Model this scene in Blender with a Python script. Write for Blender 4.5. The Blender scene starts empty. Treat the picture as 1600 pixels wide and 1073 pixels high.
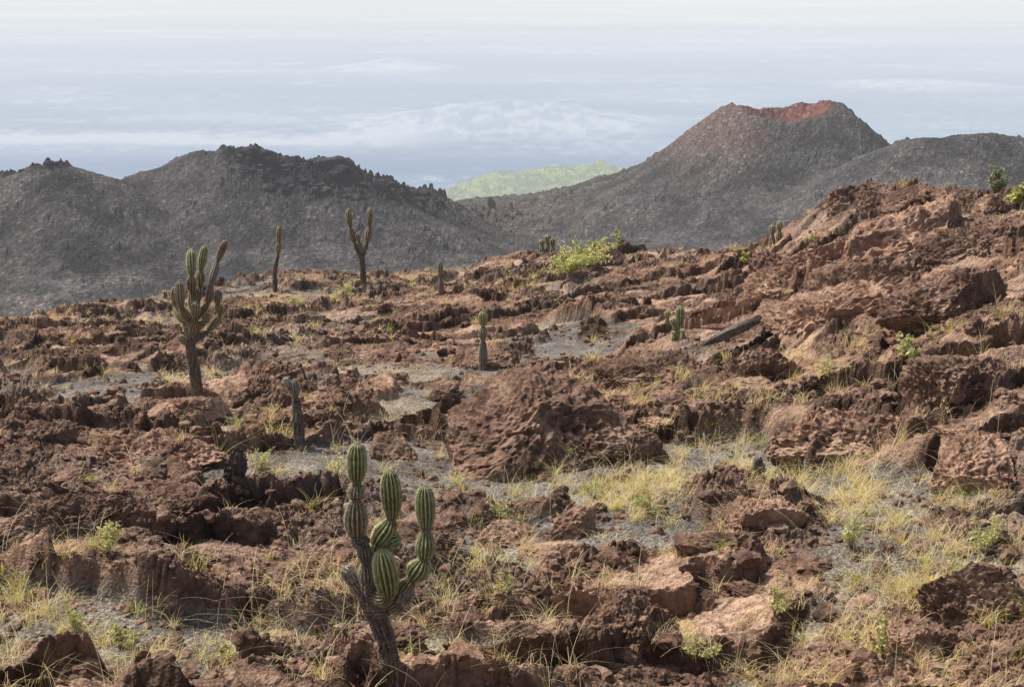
import bpy, math, random
import numpy as np
from mathutils import Vector
random.seed(7); RNG=np.random.default_rng(11)
F_PX=2222.0; PITCH=math.radians(14.2); CP=math.cos(PITCH); SP=math.sin(PITCH)
SC=bpy.context.scene; COL=SC.collection

# ---------------------------------------------------------------- noise
def h2(ix,iy,seed):
    ix=ix.astype(np.uint32); iy=iy.astype(np.uint32)
    h=ix*np.uint32(374761393)+iy*np.uint32(668265263)+np.uint32((seed*2246822519+97)&0xffffffff)
    h=(h^(h>>np.uint32(13)))*np.uint32(1274126177)
    h=(h^(h>>np.uint32(15)))*np.uint32(2246822519)
    return h^(h>>np.uint32(16))
def fl(h): return h.astype(np.float32)*np.float32(1/4294967296.0)
def perlin(x,y,seed=0):
    x0=np.floor(x); y0=np.floor(y); fx=(x-x0).astype(np.float32); fy=(y-y0).astype(np.float32)
    ix=x0.astype(np.int64)&0xffffffff; iy=y0.astype(np.int64)&0xffffffff
    u=fx*fx*fx*(fx*(fx*6-15)+10); v=fy*fy*fy*(fy*(fy*6-15)+10)
    def g(a,b):
        ang=fl(h2((ix+a)&0xffffffff,(iy+b)&0xffffffff,seed))*np.float32(6.2831853)
        return np.cos(ang)*(fx-a)+np.sin(ang)*(fy-b)
    a=g(0,0); b=g(1,0); c=g(0,1); d=g(1,1)
    return (a+(b-a)*u+((c+(d-c)*u)-(a+(b-a)*u))*v)*1.5
def fbm(x,y,o=4,seed=0,gain=.5):
    s=0; a=1.0; t=0
    for i in range(o):
        s=s+a*perlin(x*2.03**i+i*13.7,y*2.03**i-i*7.1,seed+i); t+=a; a*=gain
    return s/t*1.3
def worley(x,y,seed=0):
    x0=np.floor(x).astype(np.int64); y0=np.floor(y).astype(np.int64)
    f1=np.full(x.shape,9.,np.float32); f2=f1.copy()
    r1=np.zeros_like(f1); ox=r1.copy(); oy=r1.copy(); hid=np.zeros(x.shape,np.uint32)
    for a in (-1,0,1):
        for b in (-1,0,1):
            h=h2((x0+a)&0xffffffff,(y0+b)&0xffffffff,seed)
            px=fl(h); py=fl(h*np.uint32(2654435761)^np.uint32(0x9e3779b9))
            dx=(x-(x0+a)-px).astype(np.float32); dy=(y-(y0+b)-py).astype(np.float32)
            d=np.sqrt(dx*dx+dy*dy)
            m=d<f1
            f2=np.where(m,f1,np.minimum(f2,d)); f1=np.where(m,d,f1)
            hid=np.where(m,h,hid); ox=np.where(m,dx,ox); oy=np.where(m,dy,oy)
    ra=fl(hid*np.uint32(747796405)+np.uint32(12345)); rb=fl((hid^np.uint32(0xabcdef))*np.uint32(2891336453)); rc=fl((hid>>np.uint32(3))*np.uint32(277803737)+np.uint32(77))
    return f1,f2,ra,rb,rc,ox,oy
def ss(a,b,x):
    t=np.clip((x-a)/(b-a),0,1); return t*t*(3-2*t)
def perlin3(p,seed=0):
    f=np.floor(p); r=p-f; i=f.astype(np.int64)
    u=r*r*r*(r*(r*6-15)+10); out=0
    for a in (0,1):
        for b in (0,1):
            for c in (0,1):
                h=h2((i[:,0]+a)&0xffffffff,(i[:,1]+b+(i[:,2]+c)*57131)&0xffffffff,seed)
                th=fl(h)*6.2831853; z=fl(h*np.uint32(2654435761))*2-1; q=np.sqrt(1-z*z)
                d=q*np.cos(th)*(r[:,0]-a)+q*np.sin(th)*(r[:,1]-b)+z*(r[:,2]-c)
                w=(u[:,0] if a else 1-u[:,0])*(u[:,1] if b else 1-u[:,1])*(u[:,2] if c else 1-u[:,2])
                out=out+w*d
    return out*1.6
def fbm3(p,o=4,seed=0,gain=.5):
    s=0;a=1
    for i in range(o):
        s=s+a*perlin3(p*2.03**i+i*9.3,seed+i); a*=gain
    return s

# ---------------------------------------------------------------- lie of the land
def ray(u,v):
    dx=(u-800)/F_PX; dy=(536.5-v)/F_PX
    return dx, CP+dy*SP, -SP+dy*CP
def at(u,v,y):
    X,Y,Z=ray(u,v); return (X*y/Y, y, Z*y/Y)
FP=[(-150,1080,10.5),(-150,860,15),(-150,660,25),(-150,560,37),(-150,506,50),
(0,1075,10.5),(0,860,15),(0,700,22),(0,600,31),(0,540,40),(0,500,50),
(200,1075,10.6),(200,860,15),(200,700,22),(200,580,32),(200,510,46),(130,490,53),(250,462,58),
(400,1075,10.8),(400,860,15.2),(400,700,22),(400,600,30),(400,500,48),(430,430,64),
(600,1075,10.8),(600,900,14),(600,740,20),(600,640,27),(600,540,38),(600,470,54),(600,432,66),
(800,1075,10.8),(800,900,14),(800,745,19.5),(800,640,26),(800,540,37),(800,450,55),(800,402,66),
(1000,1075,10.8),(1000,900,13.8),(1000,740,18.5),(1000,640,24.5),(1000,530,35),(1000,440,50),(1000,394,64),
(1180,1075,10.6),(1180,900,13.5),(1180,740,18.2),(1180,620,24.5),(1180,520,32),(1180,440,43),(1180,392,56),
(1300,1075,10.4),(1300,900,13),(1300,740,17.5),(1300,620,22.5),(1300,520,28.5),(1300,420,36),(1300,356,41),(1300,306,46),(1240,362,51),
(1450,1075,10.3),(1450,900,12.6),(1450,740,16.5),(1450,620,20.5),(1450,520,25),(1450,420,30),(1450,345,35),(1450,300,42),
(1600,1075,10),(1600,900,12.2),(1600,740,15.6),(1600,620,19),(1600,500,23.5),(1600,400,28.5),(1600,303,38),
(1780,1075,10),(1780,740,15),(1780,500,22.5),(1780,300,36)]
def tps_fit(P):
    A=[];z=[]
    for u,v,y in P:
        x,yy,zz=at(u,v,y); A.append((x/yy*2.5,math.log(yy))); z.append(zz/yy)
    A=np.array(A);z=np.array(z);n=len(A)
    r=np.linalg.norm(A[:,None]-A[None],axis=2)+1e-9; K=r*r*np.log(r)+np.eye(n)*0.002
    Pm=np.c_[np.ones(n),A]; M=np.zeros((n+3,n+3)); M[:n,:n]=K;M[:n,n:]=Pm;M[n:,:n]=Pm.T
    return A,np.linalg.solve(M,np.r_[z,0,0,0])
TA,TW=tps_fit(FP)
def tps(t,ly):
    q=np.stack([t.ravel()*2.5,ly.ravel()],1); n=len(TA)
    out=TW[n]+q@TW[n+1:]
    for k in range(n):
        r=np.hypot(q[:,0]-TA[k,0],q[:,1]-TA[k,1])+1e-9; out=out+TW[k]*r*r*np.log(r)
    return out.reshape(t.shape)
EU=np.array([-200,0,130,250,430,600,800,1000,1180,1240,1300,1450,1600,1800]); EY=np.array([50,50,53,58,64,66,66,64,56,51,46,42,38,37.])
ET=(EU-800)/F_PX/0.985
def densify(L,n=6):
    P=[at(*l) for l in L]; o=[]
    for a,b in zip(P[:-1],P[1:]):
        for i in range(n):
            s=i/n; o.append(tuple(a[k]*(1-s)+b[k]*s for k in range(3)))
    o.append(P[-1]); return np.array(o)
HC=densify([(205,285,238),(230,268,234),(260,252,231),(300,240,229),(345,233,227),(380,230,226),(415,243,226),(470,250,226),(520,250,226),(560,264,228),(600,279,231),(650,299,236),(690,316,241),(720,335,244)])
HD=densify([(-200,290,213),(-80,272,213),(0,268,213),(40,265,212),(75,253,211),(105,259,212),(150,270,216),(190,284,222)])
HB=densify([(1400,230,232),(1450,209,228),(1500,203,226),(1545,201,225),(1575,209,225),(1610,224,225),(1700,250,228),(1850,300,235)])
PRC=([0,4,10,16,24,34,50,80,110,200,400],[0,1.3,4.6,8.2,12.2,15.2,18,22,30,67,180])
PRA=([0,2,7.6,12.4,17,23,29,36,50,75,100,200,400],[0,.7,4.7,8.2,11.4,14.2,16.3,19,22.5,26.5,33,70,180])
CONE=at(1218,165,262); CR=9.0
def midbase(x,y):
    z=np.full(x.shape,-46.3)
    z=z-np.maximum(0,y-290)*.5+fbm(x/40,y/40,3,50)*1.2
    def ridge(z,C,PR):
        b=np.full(x.shape,-999.)
        for c in C:
            d=np.hypot(x-c[0],y-c[1]); b=np.maximum(b,c[2]-np.interp(d,*PR))
        k=1.5; m=np.maximum(z,b); return m+k*np.exp(-np.abs(z-b)/k)*.35
    z=ridge(z,HC,PRC); z=ridge(z,HD,PRC); z=ridge(z,HB,PRC)
    return z
def cone(x,y):
    dx=x-CONE[0]; dy=y-CONE[1]; r=np.hypot(dx,dy); c=dx/(r+1e-6); s=dy/(r+1e-6)
    wob=1+.08*perlin(c*1.5+9,s*1.5,91)
    R=CR*wob
    d=np.maximum(0,r-R); d=np.where(c>0,d*(1-.18*c*ss(14,2,d)),d)
    rim=.35*np.abs(c)+.3*np.maximum(0,c)-1.9*np.maximum(0,-s)**2-1.2*np.maximum(0,s)**2+.35*perlin(c*2.3,s*2.3,93)+.35*fbm(x/1.6,y/1.6,2,94)
    top=CONE[2]+rim*np.exp(-d/9.)
    zi=top-np.minimum(4.5,(R-r)*.95)
    return np.where(r>R,top-np.interp(d,*PRA),zi), r-R
GT=np.linspace(-.75,.75,300); GL=np.linspace(math.log(55),math.log(520),190)
_t,_l=np.meshgrid(GT,GL); _y=np.exp(_l); MID=midbase(_t*_y,_y)
def midh(x,y):
    t=np.clip((x/y-GT[0])/(GT[1]-GT[0]),0,len(GT)-1.001); l=np.clip((np.log(y)-GL[0])/(GL[1]-GL[0]),0,len(GL)-1.001)
    i=t.astype(int); j=l.astype(int); a=t-i; b=l-j
    return (MID[j,i]*(1-a)+MID[j,i+1]*a)*(1-b)+(MID[j+1,i]*(1-a)+MID[j+1,i+1]*a)*b
_FT=np.linspace(-.8,.8,150); _FL=np.linspace(math.log(3),math.log(110),150)
_a,_b=np.meshgrid(_FT,_FL); FT=tps(np.clip(_a,-.45,.47),np.clip(_b,math.log(9),math.log(75)))
def foreh(x,y):
    t=np.clip((x/y-_FT[0])/(_FT[1]-_FT[0]),0,len(_FT)-1.001); l=np.clip((np.log(y)-_FL[0])/(_FL[1]-_FL[0]),0,len(_FL)-1.001)
    i=t.astype(int); j=l.astype(int); a=t-i; b=l-j
    tau=(FT[j,i]*(1-a)+FT[j,i+1]*a)*(1-b)+(FT[j+1,i]*(1-a)+FT[j+1,i+1]*a)*b
    return tau*y
def groundpt(u,v):
    X,Y,Z=ray(u,v); ys=np.geomspace(8,90,400); z=foreh(X*ys/Y,ys); d=Z*ys/Y-z
    k=np.argmax(d<0) if (d<0).any() else 300
    return X*ys[k]/Y,ys[k]
GRAV=[(540,590,3.4,1.6),(760,748,3.0,1.0),(400,575,2.4,1.1),(1010,528,2.4,1.3),(1265,555,1.4,1.1),(50,900,1.3,1.0),(620,650,1.4,.5),(500,740,1.7,1),(960,850,1.3,.8),(40,1040,1.,.8),(800,1020,.8,.5),(400,1020,1.2,.6),(1150,1040,1,.5),(830,525,1.8,.9),(100,640,1.6,.9),(1240,930,1.2,.8),(1350,790,1.6,.8),(1150,700,1.6,.9),(700,880,.8,.5),(480,520,2.2,1.1),(1000,700,1.2,.6),(560,850,.9,.5),(620,1010,1.,.6),(900,770,1.8,.7),(230,600,2.2,.9),(1060,770,1.5,.8),(1400,880,1.,.6)]
GRAV=[groundpt(a,b)+(c,d) for a,b,c,d in GRAV]
ROCK=[(300,860,2.4,1.2),(230,920,1.8,.8),(100,720,2.5,1.5),(900,970,1.7,1.2),(1080,960,1.0,1.0),(1500,560,3,4),(1300,470,4,4),(620,690,1.3,.8),(1080,600,2,2),(1500,980,.9,1),(450,800,1.0,.7),(1350,660,1.6,1),(1540,720,1,1),(300,530,5,2.5),(650,500,5,3),(900,480,5,3),(1100,830,1.2,.6),(700,800,.9,.5),(200,560,3,1.5),(700,610,1.6,1),(680,550,2,1),(1330,900,.8,.5)]
ROCK=[groundpt(a,b)+(c,d) for a,b,c,d in ROCK]
def H(x,y,full=False):
    x=np.asarray(x,float); y=np.asarray(y,float)
    t=x/y; ye=np.interp(t,ET,EY)
    over=np.maximum(0,y-ye)
    f=foreh(x,np.minimum(y,ye+8)) - .62*over - .02*over**2*np.exp(-over/30)
    m=midh(x,np.maximum(y,56)); m=np.where(y<60,-60,m)
    cz,cd=cone(x,y); k=1.2
    mm=np.maximum(m,cz)+.35*k*np.exp(-np.abs(m-cz)/k)
    m=np.where(y>90,mm,m)
    fore=f>m
    # --- near lava
    n=fbm(x/3.2+4,y/4.2,4,3)
    g=np.zeros_like(n)
    for a,b,c,d in GRAV: g=g-1.0*np.exp(-((x-a)/c)**2-((y-b)/d)**2)
    for a,b,c,d in ROCK: g=g+.9*np.exp(-((x-a)/c)**2-((y-b)/d)**2)
    ridge=ss(.12,.26,t+ss(25,45,y)*.05)*ss(16,22,y)
    n7=fbm(x/1.1,y/1.1,3,5)
    R=ss(-.2,.12,n+g+.13+.5*ridge+.5*n7)
    wx=x+.45*fbm(x/1.3,y/1.3,4,21); wy=y+.45*fbm(x/1.3+7,y/1.3,4,22)
    ca,sa=math.cos(.5),math.sin(.5)
    ax=(wx*ca+wy*sa); ay=(-wx*sa+wy*ca)
    f1,f2,ra,rb,rc,ox,oy=worley(ax/4.4,ay/2.1,31)
    e=ss(0,.18,f2-f1); big=e*(.15+.7*ra**1.5+(rb-.5)*ox*1.1+(rc-.35)*oy*1.3); bigr=ra; bige=e
    f1,f2,ra,rb,rc,ox,oy=worley(ax/1.3+3,ay/.7,32)
    e2=ss(0,.13,f2-f1); med=e2*(.15+.75*ra+(rb-.5)*ox*1.5+(rc-.4)*oy*1.5); medr=rb
    f1,f2,ra,rb,rc,ox,oy=worley(wx/.27,wy/.21,33)
    e3=ss(0,.25,f2-f1); sm=e3*(.2+.8*ra+(rb-.5)*ox*1.6+(rc-.4)*oy*1.6)
    rid=1-np.abs(fbm(x*2.2,y*2.2,5,41,.65))*2
    fine=fbm(x*9,y*9,3,44,.7)
    rough=ss(-.24,.32,fbm(x/3.2,y/2.6,3,61))
    # broken ledges: tilted sheets of old pahoehoe ending in an abrupt lip
    c2,s2=math.cos(.22),math.sin(.22); bx=x*c2+y*s2; by=-x*s2+y*c2
    tn=1.9*fbm(bx/8.5,by/3.6,3,66,.5)+.36*by+.30*fbm(x/.8,y/.8,3,68); fr=tn-np.floor(tn)
    saw=ss(0,.08,fr)-fr
    lp=ss(-.25,.15,fbm(bx/5,by/3,2,69)); slab=lp*ss(.07,.15,fr)*ss(.92,.75,fr)*ss(.6,.25,rough+.3*fbm(x,y,2,70))
    k1=1-.66*slab
    ed=1-.65*ss(9,1,ye-y)*ss(.1,.2,t)
    disp=R*(ed*(.30)*big+ed*(.025+.10*rough)*med*k1+(.020+.062*rough)*sm*k1+.065*rid*(.4+.7*rough)*k1+ed*(.36+.14*ridge)*saw*lp+.026*fine-.08)+(1-R)*(.05*fbm(x*1.2,y*1.2,3,45)+.012*fine)
    disp=disp+.36*fbm(x/5,y/5,2,71)*ss(75,30,y)
    zf=f+disp*np.where(y>ye,.6,1)
    # --- cinder hills
    l1=fbm(x/5,y/5,4,81,.6); l2=fbm(x*.9,y*.9,3,85,.6)
    cr=np.zeros_like(x)
    for (u,v,yy,r) in ((470,262,226,11),(540,268,226,9),(600,300,228,6),(640,305,234,5),(395,235,226,4.),(740,335,262,9),(690,322,240,5),(75,255,211,2.5),(20,268,213,3)):
        c=at(u,v,yy); cr=cr+np.exp(-((x-c[0])**2+(y-c[1])**2)/r**2)
    cr=np.clip(cr*1.1+l1*.8-.15,0,1)
    wx2=x+1.4*fbm(x/3,y/3,3,23);wy2=y+1.4*fbm(x/3+5,y/3,3,24)
    f1,f2,ra,rb,rc,ox,oy=worley(wx2/2.2,wy2/2.2,35); b1=ss(0,.3,f2-f1)*(ra+(rb-.5)*ox+(rc-.5)*oy)
    f1,f2,ra2,rb,rc,ox,oy=worley(x/1.0,y/1.0,36); b2=ss(0,.25,f2-f1)*ra2
    sad=np.exp(-((x+8)/16)**2-((y-265)/30)**2)
    fold=.9*fbm(x/17+3,y/17,2,87)
    zm=m+.36*l1+.09*l2+fold+cr*(1.15*b1+.8*b2-.4)+(.08+.3*sad)*np.where(ra2>.82-.4*sad,b2,0)*(1+2*ss(0,.5,l1))
    z=np.where(fore,np.maximum(zf,zm),zm)
    if not full: return z
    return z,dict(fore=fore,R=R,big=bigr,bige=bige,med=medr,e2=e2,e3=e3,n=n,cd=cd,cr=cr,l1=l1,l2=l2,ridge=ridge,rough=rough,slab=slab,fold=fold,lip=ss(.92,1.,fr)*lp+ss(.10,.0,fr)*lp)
def hit(u,v,far=False):
    X,Y,Z=ray(u,v); ys=np.geomspace(8 if not far else 120,95 if not far else 420,900)
    xs=X*ys/Y; d=Z*ys/Y-H(xs,ys); w=np.where(d<0)[0]; k=w[0] if len(w) else int(np.argmin(d))
    return np.array([xs[k],ys[k],H(xs[k:k+1],ys[k:k+1])[0]])

# ---------------------------------------------------------------- mesh helpers
def mk_mesh(name,V,Fq,smooth=False,attrs=None,cols=None,mats=(),midx=None):
    V=np.asarray(V,np.float32); me=bpy.data.meshes.new(name)
    Fq=np.asarray(Fq,np.int32); k=Fq.shape[1]; n=len(Fq)
    me.vertices.add(len(V)); me.vertices.foreach_set('co',V.ravel())
    me.loops.add(n*k); me.loops.foreach_set('vertex_index',Fq.ravel())
    me.polygons.add(n); me.polygons.foreach_set('loop_start',np.arange(0,n*k,k,dtype=np.int32))
    for m in mats: me.materials.append(m)
    if midx is not None: me.polygons.foreach_set('material_index',np.asarray(midx,np.int32))
    me.polygons.foreach_set('use_smooth',np.full(n,smooth))
    for kx,vv in (attrs or {}).items():
        a=me.attributes.new(kx,'FLOAT','POINT'); a.data.foreach_set('value',np.asarray(vv,np.float32).ravel())
    for kx,vv in (cols or {}).items():
        a=me.attributes.new(kx,'FLOAT_COLOR','POINT'); c=np.ones((len(V),4),np.float32); c[:,:3]=vv; a.data.foreach_set('color',c.ravel())
    me.update(calc_edges=True); return me
def add(name,me,parent=None,loc=(0,0,0),**pr):
    o=bpy.data.objects.new(name,me); COL.objects.link(o); o.location=loc
    if parent is not None: o.parent=parent
    for k,v in pr.items(): o[k]=v
    return o
def gridfaces(r,c):
    i=np.arange(r*c).reshape(r,c)
    return np.stack([i[:-1,:-1],i[:-1,1:],i[1:,1:],i[1:,:-1]],-1).reshape(-1,4)

# ---------------------------------------------------------------- materials
class NT:
    def __init__(s,name):
        s.m=bpy.data.materials.new(name); s.m.use_nodes=True; s.t=s.m.node_tree; s.t.nodes.clear()
        s.out=s.n('ShaderNodeOutputMaterial')
    def n(s,ty,**k):
        x=s.t.nodes.new(ty)
        for a,b in k.items(): setattr(x,a,b)
        return x
    def l(s,a,b): s.t.links.new(a,b)
    def set(s,sock,v):
        if hasattr(v,'is_output'): s.l(v,sock)
        else: sock.default_value=v
    def math(s,op,a,b=0.,clamp=False):
        x=s.n('ShaderNodeMath',operation=op,use_clamp=clamp); s.set(x.inputs[0],a); s.set(x.inputs[1],b); return x.outputs[0]
    def mix(s,f,a,b,mode='MIX'):
        x=s.n('ShaderNodeMix',data_type='RGBA',blend_type=mode)
        s.set(x.inputs[0],f)
        for sk,v in ((x.inputs[6],a),(x.inputs[7],b)):
            s.set(sk,v if hasattr(v,'is_output') else tuple(v)+((1,) if len(v)==3 else ()))
        return x.outputs[2]
    def pos(s): return s.n('ShaderNodeNewGeometry').outputs['Position']
    def noise(s,vec,scale,detail=4,rough=.55):
        x=s.n('ShaderNodeTexNoise'); s.l(vec,x.inputs['Vector']); x.inputs['Scale'].default_value=scale; x.inputs['Detail'].default_value=detail; x.inputs['Roughness'].default_value=rough; return x.outputs['Fac']
    def vor(s,vec,scale,feat='F1'):
        x=s.n('ShaderNodeTexVoronoi',feature=feat); s.l(vec,x.inputs['Vector']); x.inputs['Scale'].default_value=scale; return x
    def ramp(s,f,st):
        x=s.n('ShaderNodeValToRGB'); s.l(f,x.inputs[0]); e=x.color_ramp.elements
        while len(e)<len(st): e.new(.5)
        for i,(p,c) in enumerate(st):
            e[i].position=p; e[i].color=tuple(c)+(1,) if len(c)==3 else c
        return x.outputs[0]
    def attr(s,n): return s.n('ShaderNodeAttribute',attribute_name=n)
    def bump(s,h,st=.5,d=.05,nrm=None):
        x=s.n('ShaderNodeBump'); x.inputs['Strength'].default_value=st; x.inputs['Distance'].default_value=d; s.l(h,x.inputs['Height'])
        if nrm: s.l(nrm,x.inputs['Normal'])
        return x.outputs[0]
    def bsdf(s,col,rough=.9,nrm=None,spec=.2):
        x=s.n('ShaderNodeBsdfDiffuse') if spec==0 else s.n('ShaderNodeBsdfPrincipled')
        s.set(x.inputs[0],col if hasattr(col,'is_output') else tuple(col)+(1,)); s.set(x.inputs['Roughness'],rough if spec else 0.)
        if spec: x.inputs['Specular IOR Level'].default_value=spec
        if nrm: s.l(nrm,x.inputs['Normal'])
        return x.outputs[0]
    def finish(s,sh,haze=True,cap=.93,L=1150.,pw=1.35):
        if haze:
            # aerial haze painted into the material: glowing colour mixed in by distance
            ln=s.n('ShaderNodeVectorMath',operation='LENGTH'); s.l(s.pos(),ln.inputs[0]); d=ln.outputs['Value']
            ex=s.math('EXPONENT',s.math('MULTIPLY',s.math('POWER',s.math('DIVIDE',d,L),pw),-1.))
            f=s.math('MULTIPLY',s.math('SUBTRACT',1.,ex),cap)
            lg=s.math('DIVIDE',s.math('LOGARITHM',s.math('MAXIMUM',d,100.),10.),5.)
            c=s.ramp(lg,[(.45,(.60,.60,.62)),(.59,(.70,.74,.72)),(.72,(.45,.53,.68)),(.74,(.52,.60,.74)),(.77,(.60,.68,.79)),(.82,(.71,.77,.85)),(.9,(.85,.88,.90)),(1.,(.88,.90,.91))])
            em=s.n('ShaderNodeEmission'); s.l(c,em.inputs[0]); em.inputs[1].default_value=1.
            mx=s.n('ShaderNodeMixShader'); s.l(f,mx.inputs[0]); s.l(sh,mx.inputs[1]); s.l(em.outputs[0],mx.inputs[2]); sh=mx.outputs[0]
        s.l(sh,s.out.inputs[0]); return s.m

def m_near():
    s=NT('lava_ground'); p=s.pos(); col=s.attr('Col').outputs['Color']; g=s.attr('grv').outputs['Fac']
    n1=s.noise(p,15,5,.72); n2=s.noise(p,2.2,4,.6)
    c=s.mix(1.,col,s.ramp(n1,[(.28,(.36,.32,.29)),(.5,(1,1,1)),(.72,(1.5,1.5,1.5))]),'MULTIPLY')
    c=s.mix(s.math('MULTIPLY',s.ramp(n2,[(.5,(0,0,0)),(.66,(1,1,1))]),.36),c,(.43,.285,.195))
    v=s.vor(p,38); sp=s.ramp(v.outputs['Color'],[(0,(.35,.35,.36)),(.6,(1,1,1)),(1,(1.8,1.75,1.7))])
    cg=s.mix(1.,col,sp,'MULTIPLY'); cg=s.mix(1.,cg,s.ramp(n2,[(.35,(.65,.63,.6)),(.65,(1.15,1.15,1.15))]),'MULTIPLY')
    c=s.mix(g,c,cg)
    hb=s.math('ADD',n1,s.math('MULTIPLY',v.outputs['Distance'],.4))
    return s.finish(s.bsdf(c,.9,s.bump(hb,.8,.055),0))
def m_cinder():
    s=NT('cinder_ground'); p=s.pos(); col=s.attr('Col').outputs['Color']
    v2=s.vor(p,2.3); sp2=s.ramp(v2.outputs['Color'],[(0,(.5,.5,.51)),(.75,(1.,1.,1.)),(1,(2.1,2.0,1.95))])
    n4=s.noise(p,1.6,6,.75); sp3=s.ramp(n4,[(.3,(.5,.5,.5)),(.7,(1.5,1.5,1.5))])
    c=s.mix(1.,s.mix(1.,col,sp2,'MULTIPLY'),sp3,'MULTIPLY')
    h=s.math('ADD',n4,s.math('MULTIPLY',v2.outputs['Distance'],-.5))
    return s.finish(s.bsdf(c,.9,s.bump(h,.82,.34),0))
def m_rock(name,dark,mid,light,sc=1.,bd=.056):
    s=NT(name); p=s.pos(); n=s.noise(p,1.6*sc,5,.62); n1=s.noise(p,15*sc,5,.72)
    c=s.ramp(n,[(.32,dark),(.5,mid),(.68,light)])
    k=s.ramp(n1,[(.28,(.36,.32,.29)),(.5,(1,1,1)),(.72,(1.5,1.5,1.5))]); c=s.mix(1.,c,k,'MULTIPLY')
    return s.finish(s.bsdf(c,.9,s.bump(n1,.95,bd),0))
M_G=m_near(); M_GC=m_cinder()
M_R=m_rock('red_lava_rock',(.175,.106,.075),(.345,.218,.150),(.48,.33,.23))
M_RD=m_rock('dark_lava_rock',(.100,.063,.047),(.205,.129,.092),(.365,.25,.178))
M_CR=m_rock('black_lava_crag',(.028,.026,.030),(.050,.047,.050),(.088,.081,.081),.25,.2)
M_ST=m_rock('dark_lava_stump',(.06,.052,.048),(.12,.10,.09),(.20,.17,.15))
def m_leaf(name,haze=False,tr=.4,**k):
    s=NT(name); c=s.attr('Col').outputs['Color']
    d=s.n('ShaderNodeBsdfDiffuse'); s.l(c,d.inputs[0]); t=s.n('ShaderNodeBsdfTranslucent'); s.l(c,t.inputs[0])
    m=s.n('ShaderNodeMixShader'); m.inputs[0].default_value=tr; s.l(d.outputs[0],m.inputs[1]); s.l(t.outputs[0],m.inputs[2])
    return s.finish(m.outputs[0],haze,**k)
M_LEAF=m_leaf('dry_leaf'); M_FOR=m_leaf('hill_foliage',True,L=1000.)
def m_cactus():
    s=NT('cactus_skin'); c=s.attr('Col').outputs['Color']; tc=s.n('ShaderNodeTexCoord').outputs['Object']
    n=s.noise(tc,30,5,.6); k=s.ramp(n,[(.3,(.6,.6,.58)),(.7,(1.3,1.3,1.25))])
    return s.finish(s.bsdf(s.mix(1.,c,k,'MULTIPLY'),.6,s.bump(n,.5,.012),.3),False)
M_CA=m_cactus()
def m_simple(name,col,haze=False):
    s=NT(name); n=s.noise(s.pos(),25,3,.6); k=s.ramp(n,[(.3,(.6,.6,.6)),(.7,(1.4,1.4,1.4))])
    return s.finish(s.bsdf(s.mix(1.,tuple(col),k,'MULTIPLY'),.85,None,0),haze)
M_SP=m_simple('cactus_spines',(.60,.53,.38)); M_STEM=m_simple('shrub_stem',(.20,.15,.11))
def m_plain():
    s=NT('plain_surface'); c=s.attr('Col').outputs['Color']
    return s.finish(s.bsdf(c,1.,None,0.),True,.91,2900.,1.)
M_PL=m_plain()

# ---------------------------------------------------------------- ground sheet
def mixc(a,b,f): f=np.asarray(f)[...,None]; return np.asarray(a)*(1-f)+np.asarray(b)*f
ys=np.concatenate([np.geomspace(5.2,76,1300),np.geomspace(76,450,520)[1:]])
tt=np.linspace(-.53,.53,1040); T,Yg=np.meshgrid(tt,ys); Xg=T*(Yg+1.5)
Z,A=H(Xg,Yg,True)
n5=fbm(Xg/1.7,Yg/1.7,4,101); n6=fbm(Xg/7,Yg/7,3,105); n9=fbm(Xg/.7,Yg/.5,3,108)
rock=mixc((.157,.098,.071),(.355,.223,.153),ss(-.4,.45,n5+.5*(A['med']-.5)))
rock=mixc(rock,(.49,.285,.175),ss(.15,.55,n6+.4*n9)*.48)
rock=mixc(rock,(.485,.33,.23),A['slab']*(.42+.4*ss(-.2,.3,n5)))
rock=mixc(rock,(.105,.069,.054),ss(.05,.5,-n6+.6*n5)*.6*(1-A['slab']))
rock=mixc(rock,(.128,.082,.061),A['rough']*.48)
rock=mixc(rock,(.285,.238,.205),ss(.1,.5,fbm(Xg/4,Yg/4,3,131))*.42)
rock*=(.42+.58*A['bige'])[...,None]*(.58+.42*A['e3'])[...,None]*(.6+.4*A['e2'])[...,None]*(1-.55*A['lip'])[...,None]  # crevice shade painted into the colour, darker along cracks and ledge lips
grav=mixc((.150,.135,.120),(.225,.205,.183),ss(-.4,.4,n5)); grav=mixc(grav,(.34,.27,.18),ss(-.1,.5,n6+.4*n5)*.55)
cf=mixc(grav,rock,ss(.15,.6,A['R']))
cin=mixc((.046,.044,.045),(.096,.089,.086),ss(-.5,.5,A['l1']+.6*n6))
cin=mixc(cin,(.15,.132,.12),ss(232,175,Yg)*.5*ss(-.3,.5,n6+.3*A['l1']))
cin*=(1+.28*np.clip(A['fold'],-1,1))[...,None]
cin=mixc(cin,(.026,.025,.029),np.clip(A['cr']*1.2,0,1)*.9)
cin=mixc(cin,(.13,.098,.082),np.exp(-((Xg+8)/18)**2-((Yg-265)/34)**2)*.8*ss(-.45,.1,A['l1']))
dxc=(Xg-CONE[0])
cin=mixc(cin,(.20,.13,.105),ss(18,1,A['cd'])*(Yg>180)*.65*ss(-2,-10,dxc+2*A['l1']))
cin=mixc(cin,(.11,.086,.078),ss(7,0,A['cd']+3*n6)*(Yg>180)*.5)
cin=mixc(cin,(.17,.070,.054),ss(1.1,-.5,A['cd']+n5*1.4)*(Yg>180)*.92)
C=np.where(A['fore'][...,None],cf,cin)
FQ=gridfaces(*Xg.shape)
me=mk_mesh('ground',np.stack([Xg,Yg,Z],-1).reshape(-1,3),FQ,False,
  {'grv':(1-ss(.15,.5,A['R']))*A['fore']},{'Col':C.reshape(-1,3)},[M_G,M_GC],(~A['fore']).ravel()[FQ[:,0]].astype(np.int32))
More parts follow.
